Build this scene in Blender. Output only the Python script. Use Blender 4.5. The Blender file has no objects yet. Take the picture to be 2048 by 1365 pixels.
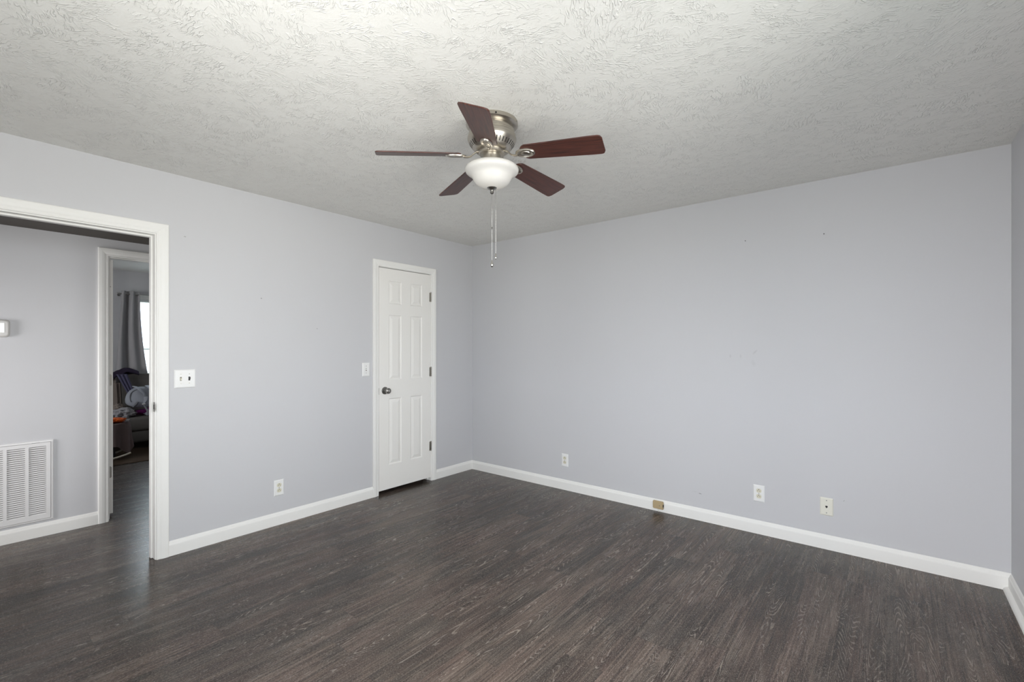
import bpy, bmesh, math, random
from mathutils import Vector, Matrix, noise

random.seed(7)
PI = math.pi
S = bpy.context.scene
C = S.collection
H = 2.44                       # ceiling height
LX = 4.075                     # room width (x), back wall y = 0, left wall x = 0
FY = -4.02                     # wall behind the camera
WT = 0.115                     # partition thickness
HX = -1.07                     # hall wall face
BX = -5.0                      # far bedroom wall face

def srgb(r, g, b):
    f = lambda c: (c / 255 / 12.92) if c / 255 <= 0.04045 else ((c / 255 + 0.055) / 1.055) ** 2.4
    return (f(r), f(g), f(b), 1.0)

# ------------------------------------------------------------------ camera, world, lights
cam_d = bpy.data.cameras.new('camera'); cam = bpy.data.objects.new('camera', cam_d); C.objects.link(cam)
cam.location = (3.5608, -3.6866, 1.3248)
cam.rotation_euler = (PI / 2, 0, 0.68242)
cam_d.sensor_width = 36; cam_d.lens = 930.04 / 2048 * 36
cam_d.shift_y = 13.9 / 2048
cam_d.clip_start = 0.02
S.camera = cam
S.view_settings.view_transform = 'Standard'; S.view_settings.look = 'None'
S.view_settings.gamma = 1.0; S.view_settings.use_curve_mapping = False
S.view_settings.exposure = 0.06

W = bpy.data.worlds.new('daylight'); S.world = W; W.use_nodes = True
bg = W.node_tree.nodes['Background']
bg.inputs['Color'].default_value = (0.72, 0.83, 1.0, 1)
bg.inputs['Strength'].default_value = 4.3

def area(name, loc, direction, sx, sy, power, color=(1, 1, 1), spread=180):
    d = bpy.data.lights.new(name, 'AREA'); d.shape = 'RECTANGLE'; d.size = sx; d.size_y = sy
    d.energy = power; d.color = color; d.spread = math.radians(spread)
    o = bpy.data.objects.new(name, d); C.objects.link(o); o.location = loc
    o.rotation_euler = Vector(direction).to_track_quat('-Z', 'Y').to_euler()
    return o

# daylight through the two windows out of view, skylight on the bedroom window, and the photographer's flash bounced off the ceiling; the low and bedroom-side lamps are added fills
area('window_light_right', (LX - 0.09, -2.55, 1.40), (-1, 0.0, -0.08), 1.3, 1.4, 26, (1.0, 0.98, 0.955), 128)
area('window_light_front', (2.70, FY + 0.09, 1.40), (-0.05, 1, -0.14), 1.7, 1.2, 18.5, (1.0, 0.98, 0.985), 145)
area('fill_light_low', (3.20, FY + 0.10, 1.20), (0.15, 1, -0.35), 0.8, 1.0, 15, (1.0, 0.975, 0.985), 110)  # extra fill lamp, added to brighten the lower right of the back wall
area('skylight_bedroom', (BX - 0.75, -1.35, 2.75), (1, 0, -0.95), 1.4, 1.4, 170, (0.84, 0.90, 1.0))
area('fill_light_bedroom_side', (-3.2, -4.52, 1.45), (-0.60, 1, -0.02), 1.2, 1.1, 23, (0.97, 0.98, 1.0), 150)  # fill lamp added to brighten the bedroom; the side wall has no window
area('hall_light', (-0.40, -5.22, 1.08), (-0.14, 1, -0.07), 0.7, 0.9, 11.5, (1.0, 0.98, 0.99), 80)
fd = bpy.data.lights.new('bounce_flash', 'SPOT'); fd.energy = 84; fd.spot_size = math.radians(125); fd.spot_blend = 1.0
fd.shadow_soft_size = 0.04; fd.color = (1.0, 0.98, 0.94)
fo = bpy.data.objects.new('bounce_flash', fd); C.objects.link(fo); fo.location = (3.15, -3.80, 1.40)
fo.rotation_euler = Vector((-1.0, 0.10, 0.60)).to_track_quat('-Z', 'Y').to_euler()

# ------------------------------------------------------------------ materials
def nt(name):
    m = bpy.data.materials.new(name); m.use_nodes = True
    t = m.node_tree; b = t.nodes['Principled BSDF']
    return m, t, b
def N(t, typ, **kw):
    n = t.nodes.new(typ)
    for k, v in kw.items(): setattr(n, k, v)
    return n
def mathn(t, op, a, b=None, c=None, clamp=False):
    n = t.nodes.new('ShaderNodeMath'); n.operation = op; n.use_clamp = clamp
    for i, v in enumerate((a, b, c)):
        if v is None: continue
        if hasattr(v, 'is_output') or hasattr(v, 'links'): t.links.new(v, n.inputs[i])
        else: n.inputs[i].default_value = v
    return n.outputs[0]
def mixc(t, fac, a, b, mode='MIX'):
    n = t.nodes.new('ShaderNodeMix'); n.data_type = 'RGBA'; n.blend_type = mode
    ins = [i for i in n.inputs if i.enabled] if False else n.inputs
    for idx, v in ((0, fac), (6, a), (7, b)):
        if hasattr(v, 'links'): t.links.new(v, ins[idx])
        else: ins[idx].default_value = v
    return n.outputs[2]
def ramp(t, src, stops):
    n = t.nodes.new('ShaderNodeValToRGB'); e = n.color_ramp.elements
    while len(e) < len(stops): e.new(0.5)
    for el, (p, c) in zip(e, stops):
        el.position = p; el.color = c if len(c) == 4 else (*c, 1)
    t.links.new(src, n.inputs[0]); return n.outputs[0]
def g(v): return (v, v, v, 1)

def simple(name, col, rough=0.5, metal=0.0, spec=0.5, bump=0.0, bscale=200, var=0.0, **kw):
    m, t, b = nt(name)
    b.inputs['Base Color'].default_value = col; b.inputs['Roughness'].default_value = rough
    b.inputs['Metallic'].default_value = metal; b.inputs['Specular IOR Level'].default_value = spec
    tc = N(t, 'ShaderNodeTexCoord')
    nz = N(t, 'ShaderNodeTexNoise'); nz.inputs['Scale'].default_value = bscale; nz.inputs['Detail'].default_value = 4
    t.links.new(tc.outputs['Object'], nz.inputs['Vector'])
    if var:
        dark = tuple(c * (1 - var) for c in col[:3]) + (1,)
        t.links.new(mixc(t, nz.outputs[0], dark, col), b.inputs['Base Color'])
    if bump:
        bp = N(t, 'ShaderNodeBump'); bp.inputs['Strength'].default_value = bump; bp.inputs['Distance'].default_value = 0.002
        t.links.new(nz.outputs[0], bp.inputs['Height']); t.links.new(bp.outputs[0], b.inputs['Normal'])
    for k, v in kw.items(): b.inputs[k.replace('_', ' ')].default_value = v
    return m

def wall_paint(name, col, marks=(), ax=(0, 2)):
    m, t, b = nt(name)
    tc = N(t, 'ShaderNodeTexCoord')
    a = N(t, 'ShaderNodeTexNoise'); a.inputs['Scale'].default_value = 1.3; a.inputs['Detail'].default_value = 3
    t.links.new(tc.outputs['Object'], a.inputs['Vector'])
    lo = tuple(c * 0.965 for c in col[:3]) + (1,)
    base = mixc(t, a.outputs[0], lo, col)
    # faint scuffs
    s = N(t, 'ShaderNodeTexNoise'); s.inputs['Scale'].default_value = 6; s.inputs['Detail'].default_value = 6; s.inputs['Roughness'].default_value = 0.7
    t.links.new(tc.outputs['Object'], s.inputs['Vector'])
    sc = ramp(t, s.outputs[0], [(0.68, g(0)), (0.78, g(0.35))])
    base = mixc(t, sc, base, tuple(c * 0.9 for c in col[:3]) + (1,))
    if marks:
        sp = N(t, 'ShaderNodeSeparateXYZ'); t.links.new(tc.outputs['Object'], sp.inputs[0])
        U, V = sp.outputs[ax[0]], sp.outputs[ax[1]]
        for (mu, mv, ru, rv, an, st) in marks:
            du = mathn(t, 'SUBTRACT', U, mu); dv = mathn(t, 'SUBTRACT', V, mv); c_, s_ = math.cos(an), math.sin(an)
            p = mathn(t, 'ADD', mathn(t, 'MULTIPLY', du, c_ / ru), mathn(t, 'MULTIPLY', dv, s_ / ru))
            q = mathn(t, 'ADD', mathn(t, 'MULTIPLY', du, -s_ / rv), mathn(t, 'MULTIPLY', dv, c_ / rv))
            d = mathn(t, 'SUBTRACT', 1.0, mathn(t, 'ADD', mathn(t, 'MULTIPLY', p, p), mathn(t, 'MULTIPLY', q, q)), clamp=True)
            base = mixc(t, mathn(t, 'MULTIPLY', d, st), base, srgb(70, 68, 66))
    t.links.new(base, b.inputs['Base Color'])
    b.inputs['Roughness'].default_value = 0.55; b.inputs['Specular IOR Level'].default_value = 0.25
    o = N(t, 'ShaderNodeTexNoise'); o.inputs['Scale'].default_value = 160; o.inputs['Detail'].default_value = 2
    t.links.new(tc.outputs['Object'], o.inputs['Vector'])
    bp = N(t, 'ShaderNodeBump'); bp.inputs['Strength'].default_value = 0.08; bp.inputs['Distance'].default_value = 0.002
    t.links.new(o.outputs[0], bp.inputs['Height']); t.links.new(bp.outputs[0], b.inputs['Normal'])
    return m

def ceiling_mat():
    """white paint over a slap-brush plaster texture: thin ridges fanning in small patches"""
    m, t, b = nt('brushed_ceiling_texture')
    b.inputs['Roughness'].default_value = 0.5; b.inputs['Specular IOR Level'].default_value = 0.35
    tc = N(t, 'ShaderNodeTexCoord')
    def layer(cell, sc, stretch, thick, seed, ang0, spread):
        off = N(t, 'ShaderNodeVectorMath', operation='ADD'); off.inputs[1].default_value = (seed, seed * 1.7, 0)
        t.links.new(tc.outputs['Object'], off.inputs[0])
        wz = N(t, 'ShaderNodeTexNoise'); wz.inputs['Scale'].default_value = 5; wz.inputs['Detail'].default_value = 3
        t.links.new(off.outputs[0], wz.inputs['Vector'])
        wsub = N(t, 'ShaderNodeVectorMath', operation='SUBTRACT'); wsub.inputs[1].default_value = (0.5, 0.5, 0.5)
        t.links.new(wz.outputs['Color'], wsub.inputs[0])
        wsc = N(t, 'ShaderNodeVectorMath', operation='SCALE'); wsc.inputs['Scale'].default_value = 0.16
        t.links.new(wsub.outputs[0], wsc.inputs[0])
        wadd = N(t, 'ShaderNodeVectorMath', operation='ADD'); t.links.new(off.outputs[0], wadd.inputs[0]); t.links.new(wsc.outputs[0], wadd.inputs[1])
        v = N(t, 'ShaderNodeTexVoronoi'); v.inputs['Scale'].default_value = cell
        v.voronoi_dimensions = '2D'
        t.links.new(wadd.outputs[0], v.inputs['Vector'])
        sep = N(t, 'ShaderNodeSeparateColor'); t.links.new(v.outputs['Color'], sep.inputs[0])
        ang = mathn(t, 'MULTIPLY_ADD', sep.outputs[0], spread, ang0)
        rot = N(t, 'ShaderNodeVectorRotate', rotation_type='Z_AXIS')
        t.links.new(off.outputs[0], rot.inputs['Vector']); t.links.new(ang, rot.inputs['Angle'])
        # small wiggle so that the ridges are irregular
        w2 = N(t, 'ShaderNodeTexNoise'); w2.inputs['Scale'].default_value = 28; w2.inputs['Detail'].default_value = 2
        t.links.new(off.outputs[0], w2.inputs['Vector'])
        s2 = N(t, 'ShaderNodeVectorMath', operation='SCALE'); s2.inputs['Scale'].default_value = 0.022
        t.links.new(w2.outputs['Color'], s2.inputs[0])
        a2 = N(t, 'ShaderNodeVectorMath', operation='ADD'); t.links.new(rot.outputs[0], a2.inputs[0]); t.links.new(s2.outputs[0], a2.inputs[1])
        mp = N(t, 'ShaderNodeMapping'); mp.inputs['Scale'].default_value = (sc / stretch, sc, 1)
        t.links.new(a2.outputs[0], mp.inputs['Vector'])
        n = N(t, 'ShaderNodeTexNoise'); n.noise_dimensions = '2D'
        n.inputs['Scale'].default_value = 1; n.inputs['Detail'].default_value = 1.5; n.inputs['Roughness'].default_value = 0.5
        t.links.new(mp.outputs[0], n.inputs['Vector'])
        d = mathn(t, 'ABSOLUTE', mathn(t, 'SUBTRACT', n.outputs[0], 0.5))
        r = mathn(t, 'SUBTRACT', 1.0, mathn(t, 'DIVIDE', d, thick), clamp=True)
        # break the ridges up
        bk = N(t, 'ShaderNodeTexNoise'); bk.inputs['Scale'].default_value = 17; bk.inputs['Detail'].default_value = 2
        t.links.new(wadd.outputs[0], bk.inputs['Vector'])
        msk = N(t, 'ShaderNodeMapRange'); msk.inputs['From Min'].default_value = 0.44; msk.inputs['From Max'].default_value = 0.60
        t.links.new(bk.outputs[0], msk.inputs['Value'])
        return mathn(t, 'MULTIPLY', r, msk.outputs[0])
    a = layer(5.0, 62, 4.5, 0.05, 3.1, -0.9, 2.6)
    c = layer(7.0, 85, 3.0, 0.05, 11.7, 0.0, 3.1)
    h = mathn(t, 'ADD', a, mathn(t, 'MULTIPLY', c, 0.6))
    fz = N(t, 'ShaderNodeTexNoise'); fz.inputs['Scale'].default_value = 90; fz.inputs['Detail'].default_value = 4
    t.links.new(tc.outputs['Object'], fz.inputs['Vector'])
    h = mathn(t, 'ADD', h, mathn(t, 'MULTIPLY', fz.outputs[0], 0.35))
    bp = N(t, 'ShaderNodeBump'); bp.inputs['Strength'].default_value = 0.75; bp.inputs['Distance'].default_value = 0.003
    t.links.new(h, bp.inputs['Height']); t.links.new(bp.outputs[0], b.inputs['Normal'])
    col = mixc(t, mathn(t, 'MULTIPLY', a, 0.5, clamp=True), srgb(233, 232, 227), srgb(244, 243, 239))
    t.links.new(col, b.inputs['Base Color'])
    return m

def floor_mat():
    """dark grey-brown wood plank flooring; planks run along y"""
    m, t, b = nt('dark_wood_plank')
    tc = N(t, 'ShaderNodeTexCoord')
    sep = N(t, 'ShaderNodeSeparateXYZ'); t.links.new(tc.outputs['Object'], sep.inputs[0])
    X, Y = sep.outputs[0], sep.outputs[1]
    PW, PL = 0.18, 1.22
    col = mathn(t, 'FLOOR', mathn(t, 'DIVIDE', mathn(t, 'ADD', X, 20.03), PW))
    wn = N(t, 'ShaderNodeTexWhiteNoise'); wn.noise_dimensions = '1D'; t.links.new(col, wn.inputs['W'])
    yo = mathn(t, 'ADD', mathn(t, 'DIVIDE', mathn(t, 'ADD', Y, 30), PL), mathn(t, 'MULTIPLY', wn.outputs['Value'], 7.0))
    row = mathn(t, 'FLOOR', yo)
    cmb = N(t, 'ShaderNodeCombineXYZ'); t.links.new(col, cmb.inputs[0]); t.links.new(row, cmb.inputs[1])
    w2 = N(t, 'ShaderNodeTexWhiteNoise'); w2.noise_dimensions = '2D'; t.links.new(cmb.outputs[0], w2.inputs['Vector'])
    sc = N(t, 'ShaderNodeSeparateColor'); t.links.new(w2.outputs['Color'], sc.inputs[0])
    r1, r2, r3 = sc.outputs[0], sc.outputs[1], sc.outputs[2]
    # seams
    fx = mathn(t, 'FRACT', mathn(t, 'DIVIDE', mathn(t, 'ADD', X, 20.03), PW))
    fy = mathn(t, 'FRACT', yo)
    ex = mathn(t, 'MINIMUM', fx, mathn(t, 'SUBTRACT', 1.0, fx)); ey = mathn(t, 'MINIMUM', fy, mathn(t, 'SUBTRACT', 1.0, fy))
    seam = mathn(t, 'MAXIMUM', mathn(t, 'LESS_THAN', ex, 0.006), mathn(t, 'LESS_THAN', ey, 0.0009))
    # per plank coordinates
    px = mathn(t, 'MULTIPLY', mathn(t, 'SUBTRACT', fx, 0.5), PW)
    def vec(x, y, z):
        c = N(t, 'ShaderNodeCombineXYZ')
        for i, v in enumerate((x, y, z)):
            if hasattr(v, 'links'): t.links.new(v, c.inputs[i])
            else: c.inputs[i].default_value = v
        return c.outputs[0]
    Z = mathn(t, 'MULTIPLY', r1, 37.0)
    def noi(v, scale=1.0, det=2, rough=0.5, dim='3D'):
        n = N(t, 'ShaderNodeTexNoise'); n.noise_dimensions = dim
        n.inputs['Scale'].default_value = scale; n.inputs['Detail'].default_value = det; n.inputs['Roughness'].default_value = rough
        t.links.new(v, n.inputs['Vector']); return n.outputs[0]
    # cathedral grain: contour lines of a long smooth noise
    cn = noi(vec(mathn(t, 'MULTIPLY', px, 9.0), mathn(t, 'MULTIPLY', Y, 0.80), Z), 1.0, 1.6, 0.40)
    wob = noi(vec(mathn(t, 'MULTIPLY', px, 60.0), mathn(t, 'MULTIPLY', Y, 22.0), Z), 1.0, 2, 0.5)
    ph = mathn(t, 'MULTIPLY_ADD', wob, 0.010, cn)
    ph = mathn(t, 'MULTIPLY_ADD', px, 1.3, ph); ph = mathn(t, 'MULTIPLY_ADD', Y, 0.08, ph)
    lines = mathn(t, 'FRACT', mathn(t, 'MULTIPLY', ph, 58.0))
    lines = mathn(t, 'SUBTRACT', 1.0, mathn(t, 'DIVIDE', mathn(t, 'ABSOLUTE', mathn(t, 'SUBTRACT', lines, 0.5)), 0.17), clamp=True)
    lmask = noi(vec(mathn(t, 'MULTIPLY', X, 14.0), mathn(t, 'MULTIPLY', Y, 1.8), mathn(t, 'ADD', Z, 5.0)), 1.0, 3, 0.6)
    lm = N(t, 'ShaderNodeMapRange'); lm.inputs['From Min'].default_value = 0.49; lm.inputs['From Max'].default_value = 0.62
    t.links.new(lmask, lm.inputs['Value'])
    brk = noi(vec(mathn(t, 'MULTIPLY', X, 90.0), mathn(t, 'MULTIPLY', Y, 22.0), Z), 1.0, 3)
    bk = N(t, 'ShaderNodeMapRange'); bk.inputs['From Min'].default_value = 0.36; bk.inputs['From Max'].default_value = 0.56
    t.links.new(brk, bk.inputs['Value'])
    lines = mathn(t, 'MULTIPLY', mathn(t, 'MULTIPLY', lines, lm.outputs[0]), bk.outputs[0])
    # fine streaks and speckle
    st = noi(vec(mathn(t, 'MULTIPLY', X, 130.0), mathn(t, 'MULTIPLY', Y, 3.2), Z), 1.0, 5, 0.68)
    sp = noi(vec(mathn(t, 'MULTIPLY', X, 480.0), mathn(t, 'MULTIPLY', Y, 130.0), Z), 1.0, 3, 0.7)
    big = noi(vec(mathn(t, 'MULTIPLY', X, 7.0), mathn(t, 'MULTIPLY', Y, 1.6), Z), 1.0, 4, 0.6)
    tone = mathn(t, 'ADD', mathn(t, 'MULTIPLY', r2, 0.20), mathn(t, 'MULTIPLY', big, 0.95))
    base = ramp(t, tone, [(0.34, srgb(42, 38, 35)), (0.54, srgb(68, 60, 54)), (0.76, srgb(100, 88, 79))])
    hue = noi(vec(mathn(t, 'MULTIPLY', X, 6.0), mathn(t, 'MULTIPLY', Y, 1.6), mathn(t, 'ADD', Z, 9)), 1.0, 4, 0.6)
    warm = mixc(t, ramp(t, hue, [(0.46, g(0)), (0.66, g(0.5))]), base, srgb(98, 79, 72))
    warm = mixc(t, ramp(t, hue, [(0.34, g(0.5)), (0.48, g(0))]), warm, srgb(58, 58, 56))
    k = mixc(t, ramp(t, st, [(0.38, g(0.75)), (0.53, g(0))]), warm, srgb(30, 27, 25))
    k = mixc(t, ramp(t, st, [(0.55, g(0)), (0.70, g(0.6))]), k, srgb(140, 127, 115))
    k = mixc(t, ramp(t, sp, [(0.50, g(0)), (0.66, g(0.5))]), k, srgb(142, 131, 122))
    k = mixc(t, ramp(t, sp, [(0.34, g(0.55)), (0.48, g(0))]), k, srgb(38, 34, 32))
    k = mixc(t, mathn(t, 'MULTIPLY', lines, 0.62), k, srgb(166, 153, 138))
    k = mixc(t, mathn(t, 'MULTIPLY', seam, 0.45), k, srgb(32, 29, 27))
    # brown water stain on the boards below the small junction box
    sx = mathn(t, 'SUBTRACT', X, 2.13); sy = mathn(t, 'ADD', Y, 0.02)
    lx = mathn(t, 'ADD', sx, mathn(t, 'MULTIPLY', sy, -0.10))
    dd = mathn(t, 'ADD', mathn(t, 'POWER', mathn(t, 'DIVIDE', lx, 0.035), 2.0), mathn(t, 'POWER', mathn(t, 'DIVIDE', sy, 0.30), 2.0))
    stn = mathn(t, 'MULTIPLY', mathn(t, 'SUBTRACT', 1.0, dd, clamp=True), mathn(t, 'MULTIPLY_ADD', big, 1.2, -0.05, clamp=True), clamp=True)
    k = mixc(t, stn, k, srgb(50, 38, 30))
    t.links.new(k, b.inputs['Base Color'])
    rg = mathn(t, 'ADD', mathn(t, 'MULTIPLY_ADD', sp, 0.12, 0.20), mathn(t, 'MULTIPLY', lines, 0.1))
    t.links.new(rg, b.inputs['Roughness']); b.inputs['Specular IOR Level'].default_value = 0.30
    hgt = mathn(t, 'SUBTRACT', mathn(t, 'ADD', mathn(t, 'MULTIPLY', st, 0.5), mathn(t, 'MULTIPLY', lines, 0.3)), mathn(t, 'MULTIPLY', seam, 0.8))
    bp = N(t, 'ShaderNodeBump'); bp.inputs['Strength'].default_value = 0.12; bp.inputs['Distance'].default_value = 0.0012
    t.links.new(hgt, bp.inputs['Height']); t.links.new(bp.outputs[0], b.inputs['Normal'])
    return m

def blade_mat():
    m, t, b = nt('mahogany_blade')
    tc = N(t, 'ShaderNodeTexCoord')
    mp = N(t, 'ShaderNodeMapping'); mp.inputs['Scale'].default_value = (7, 130, 20)
    t.links.new(tc.outputs['Object'], mp.inputs['Vector'])
    n = N(t, 'ShaderNodeTexNoise'); n.inputs['Scale'].default_value = 1; n.inputs['Detail'].default_value = 5; n.inputs['Roughness'].default_value = 0.6
    t.links.new(mp.outputs[0], n.inputs['Vector'])
    t.links.new(ramp(t, n.outputs[0], [(0.3, srgb(40, 21, 17)), (0.5, srgb(72, 38, 31)), (0.7, srgb(92, 50, 38))]), b.inputs['Base Color'])
    b.inputs['Roughness'].default_value = 0.38; b.inputs['Specular IOR Level'].default_value = 0.6
    return m

def glassbowl_mat():
    m, t, b = nt('frosted_white_glass')
    out = [n for n in t.nodes if n.type == 'OUTPUT_MATERIAL'][0]
    b.inputs['Base Color'].default_value = (0.80, 0.79, 0.765, 1); b.inputs['Roughness'].default_value = 0.22
    tr = N(t, 'ShaderNodeBsdfTranslucent'); tr.inputs['Color'].default_value = (0.80, 0.78, 0.74, 1)
    mx = N(t, 'ShaderNodeMixShader'); mx.inputs[0].default_value = 0.30
    t.links.new(b.outputs[0], mx.inputs[1]); t.links.new(tr.outputs[0], mx.inputs[2]); t.links.new(mx.outputs[0], out.inputs[0])
    return m

def brushed(name, col, rough, axis_z=900):
    m, t, b = nt(name)
    tc = N(t, 'ShaderNodeTexCoord')
    mp = N(t, 'ShaderNodeMapping'); mp.inputs['Scale'].default_value = (6, 6, axis_z)
    t.links.new(tc.outputs['Object'], mp.inputs['Vector'])
    n = N(t, 'ShaderNodeTexNoise'); n.inputs['Scale'].default_value = 1; n.inputs['Detail'].default_value = 3
    t.links.new(mp.outputs[0], n.inputs['Vector'])
    b.inputs['Base Color'].default_value = col; b.inputs['Metallic'].default_value = 1
    t.links.new(mathn(t, 'MULTIPLY_ADD', n.outputs[0], 0.08, rough - 0.03), b.inputs['Roughness'])
    return m

def pane_mat():
    m, t, b = nt('window_pane_glass')
    out = [n for n in t.nodes if n.type == 'OUTPUT_MATERIAL'][0]
    tr = N(t, 'ShaderNodeBsdfTransparent'); tr.inputs[0].default_value = (0.96, 0.98, 0.97, 1)
    gl = N(t, 'ShaderNodeBsdfGlossy'); gl.inputs['Roughness'].default_value = 0.03
    mx = N(t, 'ShaderNodeMixShader'); mx.inputs[0].default_value = 0.06
    t.links.new(tr.outputs[0], mx.inputs[1]); t.links.new(gl.outputs[0], mx.inputs[2]); t.links.new(mx.outputs[0], out.inputs[0])
    return m

WALL = wall_paint('cool_grey_wall_paint', srgb(206, 206, 208))
WALLB = wall_paint('cool_grey_wall_paint_scuffed', srgb(206, 206, 208), ((2.428, .204, .014, .0028, -.15, .85), (2.39, .212, .03, .0018, .0, .2), (2.645, 1.265, .008, .015, .0, .12), (2.715, 1.265, .007, .018, .0, .10), (2.81, 1.295, .026, .008, .8, .12), (2.80, 1.215, .016, .03, .3, .06), (3.33, .335, .008, .002, .9, .5)), (0, 2))
WALLL = wall_paint('cool_grey_wall_paint_pinholes', srgb(206, 206, 208), ((-2.206, 1.687, .006, .006, 0, .6), (-1.78, 1.48, .005, .005, 0, .5), (-2.68, 2.05, .008, .005, 0, .4)), (1, 2))
CEIL = ceiling_mat()
FLOOR = floor_mat()
TRIM = simple('white_trim_enamel', srgb(241, 240, 236), 0.55, spec=0.3, bump=0.03, bscale=90, var=0.02)
DOORW = simple('white_door_enamel', srgb(242, 240, 235), 0.5, spec=0.35, bump=0.03, bscale=120, var=0.02)
PLATE = simple('white_plastic_plate', srgb(238, 238, 236), 0.3)
IVORY = simple('ivory_plastic', srgb(222, 218, 198), 0.35)
CREAM = simple('cream_plastic_plate', srgb(228, 226, 214), 0.35)
TAN = simple('tan_plastic', srgb(186, 166, 130), 0.4, bump=0.1, var=0.08)
SLOT = simple('shadow_grey_slot', srgb(134, 130, 118), 0.5)  # mid grey stands in for the shadow around the toggle
BLACK = simple('black_plastic', srgb(22, 21, 21), 0.4)
DARK = simple('dark_cavity', srgb(30, 27, 25), 0.8)
SCREW = simple('screw_metal', srgb(170, 168, 160), 0.35, metal=1.0)
NICKEL = brushed('brushed_nickel', srgb(184, 178, 168), 0.29)
NICKELD = brushed('satin_nickel_dark', srgb(140, 138, 134), 0.3)
CHROME = simple('polished_nickel', srgb(190, 188, 184), 0.15, metal=1.0)
HINGE = simple('worn_hinge_steel', srgb(176, 172, 164), 0.42, metal=1.0, var=0.25, bump=0.1)
BLADE = blade_mat()
BOWL = glassbowl_mat()
PANE = pane_mat()
GRILLE = simple('white_grille_enamel', srgb(226, 225, 224), 0.38)
FILTER = simple('dusty_filter_mesh', srgb(74, 66, 60), 0.95, var=0.4, bscale=60)
CURTAIN = simple('grey_curtain_cloth', srgb(190, 188, 190), 0.85, spec=0.2, bump=0.3, bscale=600, var=0.12)
_t = CURTAIN.node_tree; _o = [n for n in _t.nodes if n.type == 'OUTPUT_MATERIAL'][0]
_tr = N(_t, 'ShaderNodeBsdfTranslucent'); _tr.inputs['Color'].default_value = (0.30, 0.30, 0.32, 1)
_mx = N(_t, 'ShaderNodeMixShader'); _mx.inputs[0].default_value = 0.12
_t.links.new(_t.nodes['Principled BSDF'].outputs[0], _mx.inputs[1]); _t.links.new(_tr.outputs[0], _mx.inputs[2]); _t.links.new(_mx.outputs[0], _o.inputs[0])
BLIND = simple('white_blind_slat', srgb(226, 228, 226), 0.5)
STEELROD = simple('curtain_rod_nickel', srgb(190, 188, 184), 0.3, metal=1.0)
UPH = simple('grey_upholstery', srgb(150, 138, 130), 0.9, spec=0.2, bump=0.4, bscale=500, var=0.2)
UPH2 = simple('dark_grey_upholstery', srgb(104, 101, 98), 0.9, spec=0.2, bump=0.4, bscale=500, var=0.2)
THROW = simple('dark_violet_throw_cloth', srgb(56, 48, 66), 0.95, spec=0.15, bump=0.5, bscale=300, var=0.3)
LAV = simple('muted_blue_violet_cloth', srgb(98, 96, 122), 0.95, spec=0.15, bump=0.5, bscale=300, var=0.3)
CARR = simple('blue_grey_padded_cloth', srgb(168, 172, 182), 0.85, spec=0.25, bump=0.3, bscale=400, var=0.15)
CARRD = simple('grey_mesh_cloth', srgb(132, 134, 140), 0.9, spec=0.2, bump=0.3, bscale=700, var=0.25)
PURPLE = simple('plum_fleece', srgb(112, 42, 104), 0.95, spec=0.15, bump=0.5, bscale=260, var=0.35)
PALE = simple('pale_grey_cloth', srgb(170, 168, 172), 0.9, spec=0.2, bump=0.4, bscale=260, var=0.2)
ORANGE = simple('orange_cloth', srgb(232, 106, 38), 0.85, spec=0.2, bump=0.4, bscale=90, var=0.25)
BROWNC = simple('taupe_drape_cloth', srgb(128, 112, 110), 0.95, spec=0.15, bump=0.4, bscale=300, var=0.2)
RAIL = simple('white_rail_enamel', srgb(222, 216, 200), 0.35)
RUG = simple('brown_rug_pile', srgb(86, 72, 60), 1.0, spec=0.1, bump=0.8, bscale=350, var=0.4)
LEAF = simple('tree_leaf', srgb(140, 170, 110), 0.8, var=0.5, bscale=4)
BARK = simple('tree_bark', srgb(110, 96, 80), 0.9, var=0.3, bscale=10, bump=0.5)
LAWN = simple('lawn_grass', srgb(172, 174, 156), 0.95, var=0.3, bscale=3)
SCREEN = simple('display_window', srgb(244, 246, 242), 0.15)
THERM = simple('thermostat_shell', srgb(204, 202, 198), 0.35)
NAILM = simple('dark_nail_steel', srgb(40, 38, 36), 0.4, metal=0.6)

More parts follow.
